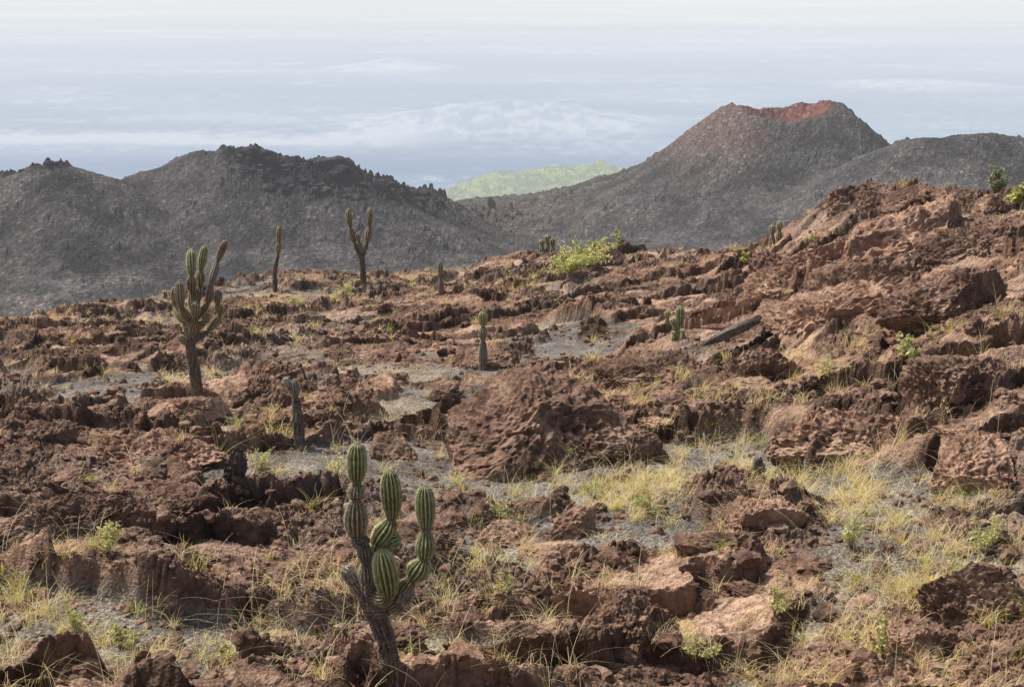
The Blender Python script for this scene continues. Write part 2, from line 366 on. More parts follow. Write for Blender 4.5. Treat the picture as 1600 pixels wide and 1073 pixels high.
add('ground',me,kind='structure')
del T,rock,grav,cin,C,cf,FQ

# ---------------------------------------------------------------- far plain
yp=np.geomspace(380,160000,640); tp=np.linspace(-.62,.62,720); T,Yp=np.meshgrid(tp,yp); Xp=T*Yp
Zp=-600+ss(1900,380,Yp)*(600-95)-ss(380,430,Yp)*60
def hillp(u,v,y,w,d,h,s):
    c=at(u,v,y); r=np.hypot((Xp-c[0])/w,(Yp-c[1])/d)
    r=r*(1+.14*fbm(Xp/(w*.5),Yp/(w*.5),3,8)); return h*np.exp(-(r*1.7)**s)*(1+.14*fbm(Xp/(w*.25),Yp/(w*.25),3,7))
hh=hillp(780,205,6900,800,850,105,1.6)+hillp(890,208,6900,460,560,38,1.7)+hillp(680,208,6900,400,480,14,1.7)+hillp(615,130,11500,600,700,90,1.6)+hillp(215,265,4600,300,300,22,1.6)+hillp(1430,150,9500,900,900,45,1.6)
Zp=Zp+hh
ly=np.log(Yp/1000.)
q1,q2=Xp/Yp,ly
a=fbm(q1*3,q2*5,3,301,.5); b=fbm(q1*11,q2*16,5,311,.6); c3=fbm(q1*60,q2*60,4,321,.7)
pl=mixc((.10,.125,.165),(.22,.25,.27),ss(-.5,.5,a+.6*c3))
pl=mixc(pl,(.54,.56,.53),ss(.1,.45,.4*a+.6*b+.4*c3)*.5)
U=800+Xp/Yp*F_PX
band=np.exp(-((Yp-6300-300*a-250*b-200*c3)/280)**2)*ss(800,480,U); pl=mixc(pl,(.80,.78,.68),np.clip(band*1.4,0,1)*.65)
band=np.exp(-((Yp-5350-250*a-120*b)/260)**2); pl=mixc(pl,(.04,.06,.11),np.clip(band,0,1)*.6)
pl=mixc(pl,(.66,.67,.61),ss(3,26,hh)*(.3+.7*ss(-.4,.25,c3+.5*b))*.85)
pl=mixc(pl,(.17,.21,.24),ss(12,60,hh)*ss(.08,-.3,fbm(q1*45,q2*30,4,340,.6))*.6)
pl=mixc(pl,(.04,.06,.10),ss(5000,4300,Yp)*.6*ss(.4,0,b))
pl=mixc(pl,(.05,.08,.04),ss(1500,900,Yp))
add('plain',mk_mesh('plain',np.stack([Xp,Yp,Zp],-1).reshape(-1,3),gridfaces(*Xp.shape),True,{},{'Col':pl.reshape(-1,3)},[M_PL]),kind='structure')

# green hill with woodland
cs=[at(940,262,930),at(885,266,930),at(800,273,930),at(740,286,930),at(690,305,930),at(640,322,940)]
xs=np.linspace(-110,110,130); yg=np.linspace(780,1040,120)
XX,YY=np.meshgrid(xs,yg)
def gh(X,Y):
    cx=np.array([c[0] for c in cs])[::-1]; cz=np.array([c[2] for c in cs])[::-1]
    top=np.interp(X,cx,cz); top=top-np.maximum(0,X-cx[-1])*.25
    return top-2-.0022*np.abs(Y-930)**1.9+3*fbm(X/25,Y/25,3,401)
ZZ=gh(XX,YY)
add('green_hill',mk_mesh('green_hill',np.stack([XX,YY,ZZ],-1).reshape(-1,3),gridfaces(*XX.shape),True,{},{'Col':np.tile((.09,.14,.04),(XX.size,1))},[M_FOR]),kind='structure')
def leafcards(P,size,colr,seed=0,elong=1.6):
    r=np.random.default_rng(seed); n=len(P)
    a=r.normal(size=(n,3)); a/=np.linalg.norm(a,axis=1)[:,None]; b=np.cross(a,r.normal(size=(n,3))); b/=np.linalg.norm(b,axis=1)[:,None]
    s=(size*r.uniform(.6,1.3,n))[:,None]
    V=np.stack([P-a*s*elong*.5,P+b*s*.5,P+a*s*elong*.5,P-b*s*.5],1).reshape(-1,3)
    return V,np.arange(4*n).reshape(-1,4),np.repeat(colr,4,0)
NB=1300
cx=RNG.uniform(-85,95,NB); cy=RNG.uniform(785,960,NB); cz=gh(cx,cy)
cr=RNG.uniform(1.3,4.,NB); tint=RNG.uniform(0,1,NB)
P=[];Cc=[]
for i in range(NB):
    d=RNG.normal(size=(48,3)); d/=np.linalg.norm(d,axis=1)[:,None]; d[:,2]=np.abs(d[:,2])
    P.append(np.array([cx[i],cy[i],cz[i]+.5])+d*cr[i]*RNG.uniform(.6,1.,(48,1))); Cc.append(mixc(np.array((.06,.12,.03)),np.array((.52,.60,.17)),np.clip(tint[i]*.9+RNG.uniform(-.2,.2,48),0,1)))
V,Fq,Cv=leafcards(np.concatenate(P),1.1,np.concatenate(Cc),3)
add('hill_woodland',mk_mesh('hill_woodland',V,Fq,False,{},{'Col':Cv},[M_FOR]),kind='stuff')

# ---------------------------------------------------------------- boulders
import bmesh
def ico(sub):
    bm=bmesh.new(); bmesh.ops.create_icosphere(bm,subdivisions=sub,radius=1.); V=np.array([v.co[:] for v in bm.verts]); Fc=np.array([[l.vert.index for l in f.loops] for f in bm.faces]); bm.free(); return V,Fc
ICO={k:ico(k) for k in (1,2,4,5,6)}
def rockmesh(name,seed,sub=5,mat=None,rough=1.,planes=16,asp=(1,1,1),cut=(.45,.85)):
    """asp: real proportions, so that surface relief is not stretched when the boulder is scaled"""
    V,Fc=ICO[sub]; V=V.copy(); r=np.random.default_rng(seed); asp=np.array(asp,float)
    V*=1+.2*fbm3(V*1.1+seed*3.1,2,seed)[:,None]
    for k in range(planes):
        n=r.normal(size=3); n/=np.linalg.norm(n); d=r.uniform(*cut); e=np.maximum(0,V@n-d); V-=e[:,None]*n*.97
    V=V*asp
    N=V/asp**2; N/=np.linalg.norm(N,axis=1)[:,None]
    rg=1-np.abs(fbm3(V*2.6+5,4,seed+9,.6))*1.6
    cell=np.abs(perlin3(V*3.6+3,seed+50)); crack=-ss(.07,.0,cell)*ss(-.2,.2,perlin3(V*1.3,seed+51))
    V=V+N*(rough*(.06*rg+.075*fbm3(V*6,4,seed+30,.75)+.015*fbm3(V*np.array([1.,1.,6]),3,seed+20)+.11*crack))[:,None]
    return mk_mesh(name,V/asp,Fc,False,{},{},[mat or M_R])
RM=[rockmesh('lava_boulder',100+i,5,M_R if i%3==1 else M_RD,1.0+.3*(i%3)) for i in range(9)]
def place(me,name,p,sc,rot,label,cat='rock',group=None):
    o=add(name,me,None,tuple(p),label=label,category=cat)
    o.scale=sc; o.rotation_euler=rot
    if group: o['group']=group
    return o
def pxscale(p): return F_PX/(p[1]*CP-p[2]*SP)
BIG=[
 (830,740,270,180,.8,M_RD,.08,'large domed dark brown lava boulder with sunlit top beside gravel'),
 (610,728,130,60,.8,M_RD,.0,'low rounded red-brown lava boulder at the edge of gravel'),
 (1350,500,350,86,.7,M_R,-.18,'long smooth tan lava slab tilted along the rocky ridge'),
 (1430,396,330,74,.7,M_R,-.2,'tilted red-brown lava slab near the ridge crest'),
 (1270,440,210,56,.7,M_R,-.22,'rounded red-brown lava slab below the ridge crest'),
 (1420,450,290,60,.7,M_RD,-.18,'overlapping brown lava slab on the rocky ridge'),
 (1540,400,180,64,.7,M_RD,-.1,'broad red-brown lava slab near the ridge crest'),
 (1350,700,290,76,.7,M_R,.06,'broad flat reddish lava slab with overhanging edge'),
 (1540,765,190,90,.8,M_R,.0,'rounded reddish lava boulder beside dry grass'),
 (1330,322,90,46,.8,M_RD,.0,'jagged dark lava block on the ridge crest'),
 (1380,318,80,32,.8,M_RD,.0,'rounded dark lava block on the ridge crest'),
 (1435,318,90,36,.8,M_RD,.0,'low jagged brown lava block on the ridge crest'),
 (1510,324,100,36,.8,M_RD,.0,'broken brown lava block on the ridge crest'),
 (1570,335,80,40,.8,M_RD,.0,'rough brown lava block on the ridge crest'),
 (1205,425,70,56,.8,M_RD,.0,'upright dark lava block under the ridge'),
 (900,840,75,55,.8,M_R,.0,'angular reddish lava block among dry grass'),
 (1045,590,230,54,.5,M_RD,-.12,'cracked brown lava slab on cinder gravel'),
 (110,835,230,54,.5,M_RD,-.08,'long straight-edged brown lava slab'),
 (1545,970,200,84,.8,M_RD,.1,'dark red jagged lava mass beside dry grass'),
 (1440,1035,170,50,.8,M_R,.0,'low crumbly reddish lava boulder'),
 (60,690,110,40,.6,M_RD,-.3,'broken dark lava plates piled on the slope'),
 (930,412,90,28,.6,M_R,-.1,'reddish lava boulder beside a green shrub'),
 (870,407,70,26,.6,M_RD,.0,'flat-topped dark lava boulder on the slope edge'),
 (780,570,90,24,.6,M_RD,.0,'low dark lava outcrop beside a column cactus'),
 (990,1010,200,90,.7,M_RD,.15,'jagged dark red lava outcrop with sharp edges'),
 (780,860,130,40,.6,M_R,.1,'low reddish lava block on gravel'),
 (1150,865,150,44,.6,M_RD,.08,'low dark lava block in dry grass'),
 (1520,610,200,90,.8,M_RD,.1,'jagged dark lava outcrop on the rocky ridge'),
 (1500,490,200,66,.7,M_RD,-.2,'stacked brown lava block on the rocky ridge'),
 (1180,600,170,60,.6,M_RD,-.3,'tilted brown lava slab at the foot of the ridge'),
 (230,720,250,48,.6,M_R,-.05,'broad low reddish lava slab'),
 (1200,830,180,40,.7,M_R,.05,'flat orange-brown lava slab in dry grass'),
 (975,726,190,66,.6,M_RD,.18,'low sloping dark brown lava rock beside a large boulder'),
 (300,640,120,26,.6,M_R,.0,'flat reddish lava sheet near a tree cactus'),
 (1230,505,90,44,.6,M_R,-.2,'small tan lava slab at the foot of the ridge'),
 (600,560,150,24,.6,M_RD,.0,'low flat brown lava sheet on the slope'),
 (250,800,160,40,.6,M_RD,-.05,'low broken dark lava slab'),
]
for i,(u,v,w,h,df,mt,tl,lb) in enumerate(BIG):
    p=hit(u,v) if i else np.array([*groundpt(u,v),0.])
    if i==0: p[2]=H(p[:1],p[1:2])[0]
    s=pxscale(p); W=w/s/2; Hh=h/s
    sc=np.array([W*1.15,W*df*1.1,Hh*.9])
    me=rockmesh('lava_boulder',(300 if i else 355)+i,6 if w>150 else 5,mt,.85 if i else .62,13 if i else 8,sc/np.cbrt(np.prod(sc)),(.6,.85) if i==0 else (.45,.85))
    p=p+np.array([0,W*df*.8,-Hh*(.2 if i else .08)])
    place(me,'lava_boulder',p,sc,(0,tl,RNG.uniform(-.2,.2) if i else 0),lb)
for (u,v,w,h,tl,lb,mt,dz) in ((1118,512,52,10,.1,'thin pale grey lava plate lying on rubble',M_R,0),(1145,542,110,16,-.42,'long dark log-like lava spine leaning on rubble',M_ST,.26),(345,645,75,9,.05,'flat dark lava plate at the foot of a tree cactus',M_R,0)):
    p=hit(u,v); s=pxscale(p); W=w/s/2
    me=rockmesh('lava_plate',500+u,5,mt,.35,10); place(me,'lava_plate',p+np.array([0,W*.3-.4,h/s*.6+dz]),(W*1.3,W*(.14 if dz else .35),h/s*.6),(.1,tl,.1),lb)
for (u,v,w,h,lb) in ((366,752,40,52,'dark upright jagged lava stump'),(1187,745,24,32,'small dark upright lava stone'),(790,565,20,18,'small dark pointed lava stone'),(690,560,22,15,'small dark lava stone on gravel')):
    p=hit(u,v); s=pxscale(p); me=rockmesh('standing_stone',700+u,5,M_ST,2.6,9); place(me,'standing_stone',p+np.array([0,.1,h/s*.3]),(w/s*.42,w/s*.38,h/s*.6),(.0,.12,.3),lb)
cnt=0; tries=0
while cnt<190 and tries<5000:
    tries+=1
    y=math.exp(RNG.uniform(math.log(10.5),math.log(62))); t=RNG.uniform(-.4,.42); x=t*y
    z,a=H(np.array([x]),np.array([y]),True)
    if not a['fore'][0]: continue
    if a['R'][0]<.5 and RNG.random()>.15: continue
    s=(.07+.22*RNG.random()**2.6)*(1+.010*y)
    me=RM[int(RNG.integers(9))]
    place(me,'lava_boulder',(x,y,z[0]-.0+s*.0),(s*RNG.uniform(.9,1.9),s*RNG.uniform(.8,1.4),s*RNG.uniform(.35,.7)),(RNG.uniform(-.3,.3),RNG.uniform(-.3,.3),RNG.uniform(-.8,.8)),'rough red-brown lava boulder on the rubble slope','rock','lava boulders scattered over the slope'); cnt+=1
CM=[rockmesh('lava_crag',900+i,4,M_CR,1.2,8) for i in range(5)]
def crag(u,v,sz,lb='black jagged lava crag on the cinder hill crest'):
    p=hit(u,v,True); s=sz
    place(CM[int(RNG.integers(5))],'lava_crag',p+np.array([0,.3,-s*.1]),(s*RNG.uniform(.9,1.5),s,s*RNG.uniform(.5,.8)),(0,0,RNG.uniform(0,6.28)),lb,'rock','lava crags along the cinder hills')
for i in range(90):
    u=RNG.uniform(370,700); v=np.interp(u,[350,380,415,470,520,560,600,650,690,720],[235,234,247,254,254,268,283,303,320,336])+RNG.random()**1.3*(48 if u<600 else 22)
    crag(u,v,RNG.uniform(.35,1.15))
for u,v,s in ((378,235,1.),(395,239,1.4),(410,245,1.4),(438,253,1.2),(455,255,1.1),(500,254,1.6),(520,254,1.9),(540,257,1.5),(72,257,.55),(85,259,.5),(35,268,.6),(660,304,1.4),(650,302,1.),(672,308,1.2),(730,342,.7),(750,338,.7),(790,336,.7),(810,334,.6),(720,346,.8)): crag(u,v,s)
pm=rockmesh('lava_pinnacle',977,5,M_CR,2.4,8)
p=hit(768,326,True); place(pm,'lava_pinnacle',p+np.array([0,0,.6]),(.9,.75,1.5),(0,.1,1),'small pointed black lava pinnacle standing on a flow')

def rubble(n,sub,smin,smax,ymin,ymax,seed,name):
    r=np.random.default_rng(seed); V0,F0=ICO[sub]; y=np.exp(r.uniform(math.log(ymin),math.log(ymax),n*2)); x=r.uniform(-.43,.45,n*2)*y
    z,a=H(x,y,True); k=(a['fore'])&((a['R']>.25)|(r.random(n*2)<.45))&(a['slab']<.5); x,y,z=x[k][:n],y[k][:n],z[k][:n]; m=len(x)
    s=(smin+(smax-smin)*r.random(m)**3)*(1+.02*y)
    q=V0[None]*(1+r.uniform(-.32,.32,(m,len(V0),1)))*(s[:,None]*r.uniform(.6,1.3,(m,3)))[:,None,:]
    an=r.uniform(0,6.28,m); c,sn=np.cos(an)[:,None],np.sin(an)[:,None]
    q=np.stack([q[...,0]*c-q[...,1]*sn,q[...,0]*sn+q[...,1]*c,q[...,2]*.8],-1)+np.stack([x,y,z+s*.1],-1)[:,None]
    Fx=(F0[None]+(np.arange(m)*len(V0))[:,None,None]).reshape(-1,3)
    add(name,mk_mesh(name,q.reshape(-1,3),Fx,False,{},{},[M_RD if seed%2 else M_R]),kind='stuff')
rubble(4500,2,.02,.09,10,40,1,'lava_rubble'); rubble(16000,1,.012,.05,10,60,3,'lava_rubble')

# ---------------------------------------------------------------- grass
def blades(P,hgt,wid,lean,colr,seed,seg=4):
    r=np.random.default_rng(seed); n=len(P); az=r.uniform(0,6.283,n); dx,dy=np.cos(az),np.sin(az)
    V=np.zeros((n,seg+1,2,3))
    for k in range(seg+1):
        s=k/seg; hor=hgt*lean*s**1.8; ver=hgt*(s-.35*lean*s**2.5)
        c=np.stack([P[:,0]+dx*hor,P[:,1]+dy*hor,P[:,2]+ver],-1); w=(wid*(1-.8*s))[:,None]*np.stack([-dy,dx,np.zeros(n)],-1)*.5
        V[:,k,0]=c-w; V[:,k,1]=c+w
    i=np.arange(n)[:,None]*(seg+1)*2+np.arange(seg)[None]*2
    Fq=np.stack([i,i+1,i+3,i+2],-1).reshape(-1,4)
    return V.reshape(-1,3),Fq,np.repeat(colr,(seg+1)*2,0)
STRAW=np.array((.90,.69,.32)); PALE=np.array((.92,.79,.48)); GRN=np.array((.44,.46,.11)); YEL=np.array((.80,.69,.20))
GR=[(1080,760,170,70,300,.3),(980,720,120,50,140,.3),(1180,650,120,50,150,.34),(1400,800,190,90,220,.34),(1500,850,110,80,120,.38),(440,720,90,45,160,.33),(520,960,150,80,150,.33),(700,930,90,60,100,.33),(430,1010,120,50,90,.33),
 (400,560,110,30,260,.25),(440,510,120,30,290,.3),(550,460,120,22,350,.3),(640,440,60,12,180,.3),(740,455,90,20,200,.35),(820,455,60,15,150,.4),(1100,400,120,20,320,.35),(940,400,60,14,60,.5),(1000,620,130,30,160,.42),(1330,600,140,45,200,.48),(1290,940,130,110,180,.33),(1350,1010,120,50,110,.36),(1100,1020,90,40,80,.5),(1450,1000,110,60,90,.36),(60,940,60,50,45,.4),(100,990,80,40,45,.42),(40,510,40,12,80,.3),(160,520,80,20,180,.33),(50,610,60,20,100,.33),(850,700,120,40,40,.5),(1260,780,150,60,170,.3),(1470,290,60,8,60,.5),(250,1050,140,20,60,.38),(820,940,80,60,50,.3),(700,760,80,40,40,.3),(1000,800,100,40,100,.42),(1480,900,100,50,90,.36),(160,850,50,30,40,.6),(1240,345,25,8,25,.5)]
TP=[];TG=[]
for (u,v,ru,rv,n,g) in GR:
    c=groundpt(u,v); du=groundpt(u,max(v-rv,300)); dd=groundpt(u,min(v+rv,1075)); ylo,yhi=dd[1],du[1]
    cx,cy=c; rx=ru/F_PX*cy; m=int(n*.54)
    x=cx+RNG.normal(size=m)*rx*.75; y=np.clip(cy+RNG.normal(size=m)*max((yhi-ylo)*.38,.3),8,70)
    TP.append(np.stack([x,y],-1)); TG.append(np.clip(g+RNG.normal(size=m)*.22,0,1))
m=1300; y=np.exp(RNG.uniform(math.log(9.5),math.log(62),m)); x=RNG.uniform(-.4,.42,m)*y; TP.append(np.stack([x,y],-1)); TG.append(np.clip(.33+RNG.normal(size=m)*.25,0,1))
TP=np.concatenate(TP);TG=np.concatenate(TG); z,a=H(TP[:,0],TP[:,1],True); keep=a['fore']&((a['R']<.8)|(RNG.random(len(z))<.6))&(fbm(TP[:,0]/.8,TP[:,1]/.8,2,222)>-.2); TP=TP[keep];TG=TG[keep];z=z[keep]
BP=[];BH=[];BW=[];BL=[];BC=[]
for i in range(len(TP)):
    yy=TP[i,1]; k=int(RNG.integers(10,48)*(1.0 if yy<30 else .8)); hb=RNG.uniform(.06,.28)*(1+.007*yy); rad=RNG.uniform(.015,.075)
    off=RNG.normal(size=(k,2))*rad; b=np.zeros((k,3)); b[:,:2]=TP[i]+off; b[:,2]=z[i]-.03; BP.append(b)
    BH.append(hb*RNG.uniform(.4,1.3,k)); BW.append(RNG.uniform(.0035,.007,k)*(1+.034*max(0,yy-8))); BL.append(RNG.uniform(.2,1.4,k))
    g=np.clip(TG[i]+RNG.normal(size=k)*.12,0,1); c=mixc(PALE,STRAW,RNG.random(k)); c=mixc(c,YEL,ss(.3,.6,g)); c=mixc(c,GRN,ss(.55,.9,g)); BC.append(c*RNG.uniform(.6,1.05,(k,1)))
BP=np.concatenate(BP);BH=np.concatenate(BH);BW=np.concatenate(BW);BL=np.concatenate(BL);BC=np.concatenate(BC)
V,Fq,Cv=blades(BP,BH,BW,BL,BC,5); add('dry_grass',mk_mesh('dry_grass',V,Fq,False,{},{'Col':Cv},[M_LEAF]),kind='stuff')
idx=RNG.choice(len(TP),900); k=3; P=np.zeros((900*k,3)); P[:,:2]=np.repeat(TP[idx],k,0)+RNG.normal(size=(900*k,2))*.12; P[:,2]=np.repeat(z[idx],k); P=P[P[:,1]<32]; n=len(P)
V,Fq,Cv=blades(P,RNG.uniform(.3,.75,n),RNG.uniform(.003,.0055,n)*(1+.03*P[:,1]*.5),RNG.uniform(.3,1.6,n),np.tile(PALE*.9,(n,1))*RNG.uniform(.65,1.0,(n,1)),6,7)
add('dry_grass_stems',mk_mesh('dry_grass_stems',V,Fq,False,{},{'Col':Cv},[M_LEAF]),kind='stuff')

# ---------------------------------------------------------------- cacti
GREEN=(np.array((.105,.118,.042)),np.array((.285,.30,.115)),np.array((.56,.52,.30)))
OLIVE=(np.array((.12,.098,.055)),np.array((.265,.225,.13)),np.array((.47,.40,.27)))
WOOD=(np.array((.10,.077,.062)),np.array((.155,.121,.097)),np.array((.22,.175,.14)))
GREY=(np.array((.12,.102,.083)),np.array((.23,.20,.16)),np.array((.38,.335,.27)))
PALEW=(np.array((.20,.17,.14)),np.array((.36,.31,.25)),np.array((.55,.49,.41)))
def stemmesh(name,pts,ws,cols,ribs=13,spines=0.,rs=5,rings=12,seed=0,ragged=False,tips=True):
    r=np.random.default_rng(seed); pts=[np.array(p,float) for p in pts]; n=len(ws)
    ext=[pts[0]*2-pts[1]]+pts+[pts[-1]*2-pts[-2]]
    woody=lambda c: c is WOOD or c is PALEW
    cen=[];rad=[];pal=[]
    for k in range(n):
        a,b,c,d=ext[k:k+4]
        for j in range(rings+(1 if k==n-1 else 0)):
            s=j/rings; q=.5*((2*b)+(-a+c)*s+(2*a-5*b+4*c-d)*s*s+(-a+3*b-3*c+d)*s**3); cen.append(q)
            pinch=.44+.58*math.sin(math.pi*min(max(s,0.),1))**.85 if not woody(cols[k]) else 1.
            if k==0: pinch=max(pinch,1-s*.35)
            if k==n-1 and s>.5: pinch=1.02
            w=ws[k]
            if woody(cols[k]): w=ws[k]*(1-s)+ws[min(k+1,n-1)]*s*(1 if woody(cols[min(k+1,n-1)]) else .6)
            if k==n-1 and tips and s>.62: pinch*=math.sqrt(max(0.004,1-((s-.62)/.38)**2))
            rad.append(w*pinch); pal.append(cols[k])
    cen=np.array(cen);rad=np.array(rad); N=len(cen); tan=np.gradient(cen,axis=0); tan/=np.linalg.norm(tan,axis=1)[:,None]
    nth=ribs*rs; th=np.arange(nth)/nth*2*math.pi; ph=r.uniform(0,6.28)
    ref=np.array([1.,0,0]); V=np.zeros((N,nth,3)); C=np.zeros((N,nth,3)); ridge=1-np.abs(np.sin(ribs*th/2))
    ln=np.r_[0,np.cumsum(np.linalg.norm(np.diff(cen,axis=0),axis=1))]
    for i in range(N):
        u=ref-tan[i]*(ref@tan[i]); u/=np.linalg.norm(u); w=np.cross(tan[i],u); ref=u
        wood=woody(pal[i])
        if wood:
            bark=fbm3(np.stack([np.cos(th)*3,np.sin(th)*3,np.full(nth,ln[i]*9)],1)+seed,3,seed,.6)
            rr=rad[i]*(1+.22*bark+.05*r.normal(size=nth))
        else: rr=rad[i]*(1-.25*(1-ridge)**1.3)
        if ragged and i>N-5: rr=rr*(1+.4*r.normal(size=nth))
        V[i]=cen[i]+np.cos(th+ph)[:,None]*u*rr[:,None]+np.sin(th+ph)[:,None]*w*rr[:,None]
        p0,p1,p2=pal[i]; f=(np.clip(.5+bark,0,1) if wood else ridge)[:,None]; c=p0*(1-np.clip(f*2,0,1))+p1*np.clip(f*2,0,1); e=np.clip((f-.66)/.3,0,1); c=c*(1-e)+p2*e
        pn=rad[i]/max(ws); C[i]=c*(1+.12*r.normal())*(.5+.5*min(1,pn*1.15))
    Vf=V.reshape(-1,3); idx=np.arange(N*nth).reshape(N,nth); nx=np.roll(idx,-1,1)
    Fq=np.stack([idx[:-1],nx[:-1],nx[1:],idx[1:]],-1).reshape(-1,4); mi=np.zeros(len(Fq),int)
    cap=len(Vf); Vf=np.vstack([Vf,cen[-1]+tan[-1]*rad[-1]*.3]); Cf=np.vstack([C.reshape(-1,3),pal[-1][1]])
    last=idx[-1]
    if nth%2==0:
        Fc=np.stack([last[0::2],np.roll(last,-1)[0::2],np.roll(last,-2)[0::2],np.full(nth//2,cap)],-1); Fq=np.vstack([Fq,Fc]); mi=np.r_[mi,np.zeros(len(Fc),int)]
    if spines>0:
        rid=np.arange(0,nth,rs); SV=[]; L=spines
        for i in range(N):
            for j in rid:
                if r.random()>.85: continue
                base=V[i,j]; out=base-cen[i]; o=out/np.linalg.norm(out)
                for q in range(5):
                    d=o+r.normal(size=3)*.65; d/=np.linalg.norm(d); sd=np.cross(d,r.normal(size=3)); sd/=np.linalg.norm(sd); tw=L*.045
                    b0=base+tan[i]*r.uniform(-.5,.5)*L; e=b0+d*L*r.uniform(.5,1.2); SV+= [b0-sd*tw,b0+sd*tw,e+sd*tw*.3,e-sd*tw*.3]
        m=len(Vf); SV=np.array(SV); Vf=np.vstack([Vf,SV]); Cf=np.vstack([Cf,np.tile((.5,.45,.3),(len(SV),1))]); q=np.arange(len(SV)).reshape(-1,4)+m; Fq=np.vstack([Fq,q]); mi=np.r_[mi,np.ones(len(q),int)]
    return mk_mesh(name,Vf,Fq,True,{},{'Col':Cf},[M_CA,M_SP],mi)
def cactus(base,arms,label,kind='cactus',spines=.02,ribs=13,off=0,group=None,rs=6,rings=12,jit=0.):
    p=hit(*base); s=pxscale(p); root=bpy.data.objects.new(kind,None); COL.objects.link(root); root.location=p; root.empty_display_size=.3
    root['label']=label; root['category']='cactus'
    if group: root['group']=group
    rj=np.random.default_rng(int(base[0]))
    for i,a in enumerate(arms):
        nm,pts,ws,pals=a[:4]
        L=[((u-base[0])/s,d,(base[1]-v)/s/CP) for u,v,d in pts]
        if i==0: L[0]=(L[0][0],L[0][1],-.15)
        elif jit: L=[L[0]]+[tuple(np.array(q)+rj.normal(size=3)*jit) for q in L[1:-1]]+[L[-1]]
        add(nm,stemmesh(nm,L,[w/s/2 for w in ws],pals,ribs,spines,rs,rings,i*7+int(base[0]),len(a)>4),root)
    return root
G,O,W,Y=GREEN,OLIVE,WOOD,GREY
cactus((612,1058),[
 ('trunk',[(612,1075,0),(606,1010,0),(592,968,0),(580,935,0),(577,905,0)],[31,29,28,28],[W,W,W,W]),
 ('stem',[(578,915,0),(577,880,0),(573,848,0),(564,838,0),(564,780,0),(566,752,0),(568,691,0)],[26,24,22,36,26,30],[Y,Y,W,O,O,G]),
 ('arm',[(630,922,-.06),(648,896,-.08),(666,866,-.08),(670,822,-.06),(669,753,-.04)],[25,36,31,30],[O,G,G,G]),
 ('arm',[(588,930,-.02),(612,920,-.12),(603,847,-.12)],[26,38],[O,G]),
 ('arm',[(580,915,.08),(590,862,.12),(614,820,.15),(613,742,.15)],[24,36,32],[O,G,G]),
 ('arm',[(588,925,.04),(598,895,.1),(606,858,.12),(626,846,.14)],[26,32,29],[O,G,G]),
 ('dead_arm',[(584,952,-.02),(612,946,-.06),(630,934,-.07),(642,912,-.07)],[28,27,24],[W,O,PALEW],1),
 ('dead_arm',[(582,936,0),(568,926,.02),(556,910,.03),(542,886,.03)],[26,26,20],[O,O,PALEW],1)],
 'branching green column cactus with ribbed jointed arms and dark woody trunk',spines=.016,rings=18,ribs=14)
cactus((313,632),[
 ('trunk',[(313,636,0),(308,590,0),(303,540,0),(310,505,0),(312,480,0)],[18,17,15,13],[W,W,W,O]),
 ('arm',[(311,490,0),(309,458,0),(312,428,0),(312,394,0)],[15,16,15],[O,O,G]),
 ('arm',[(304,535,0),(324,520,.1),(343,500,.1),(352,482,.1),(349,456,.1)],[12,13,13,13],[W,O,O,O]),
 ('arm',[(310,502,0),(328,474,-.1),(347,452,-.1),(357,420,-.1),(368,380,-.1)],[12,13,12,11],[O,Y,Y,Y]),
 ('arm',[(306,528,0),(290,502,.15),(279,488,.2),(282,453,.2)],[14,17,15],[O,O,O]),
 ('arm',[(308,505,0),(299,478,-.2),(295,438,-.2)],[15,15],[O,O]),
 ('arm',[(314,480,0),(324,450,.2),(331,425,.2),(330,391,.2)],[13,15,13],[O,O,G]),
 ('arm',[(306,524,0),(318,500,-.25),(320,470,-.25)],[13,14],[O,O]),
 ('arm',[(312,515,0),(329,506,-.15),(336,488,-.2)],[12,13],[O,O]),
 ('arm',[(303,540,0),(287,524,-.1)],[12],[O])],
 'tall tree cactus with many upright arms on a dark woody trunk',spines=.03,ribs=10,jit=.065)
cactus((568,443),[
 ('trunk',[(568,446,0),(567,420,0),(566,404,0)],[9,9],[W,W]),
 ('arm',[(566,408,0),(556,385,0),(550,360,0),(547,333,0)],[8,10,10],[W,O,O]),
 ('arm',[(566,406,0),(574,385,.2),(579,360,.2),(580,333,.2)],[8,11,10],[W,O,O]),
 ('arm',[(568,398,0),(563,382,-.1),(561,370,-.1)],[8,8],[O,O])],
 'forked tree cactus with dark trunk and upright arms',spines=.05,ribs=8,rings=8)
cactus((430,457),[('trunk',[(430,460,0),(431,425,0),(437,400,0),(439,380,0),(441,357,0)],[7,7,9,9],[W,W,O,O])],'thin tall single-stemmed dark cactus',spines=.05,ribs=8,rings=8)
cactus((689,459),[('trunk',[(689,461,0),(689,436,0),(688,411,0)],[9,9],[Y,Y])],'short dead grey cactus stump in dry grass',spines=.04,ribs=8,rings=8)
cactus((755,574),[('trunk',[(755,577,0),(755,535,0),(755,512,0),(755,488,0)],[14,14,14],[Y,O,G])],'single upright column cactus with green tip',spines=.04,ribs=10,rings=10)
cactus((467,697),[('trunk',[(468,700,0),(467,655,0),(465,622,0),(463,594,0)],[18,17,15],[W,W,Y]),('arm',[(463,610,0),(456,604,0),(448,592,.02)],[11,11],[W,PALEW],1)],'dead brown column cactus with a small broken side nub',spines=.02,ribs=10,rings=10)
cactus((1062,529),[('trunk',[(1062,531,0),(1062,508,0),(1061,481,0)],[13,14],[G,G]),('arm',[(1058,520,0),(1052,510,0),(1051,500,0)],[8,9],[G,G])],'green column cactus on grey gravel',spines=.03,ribs=10,rings=9)
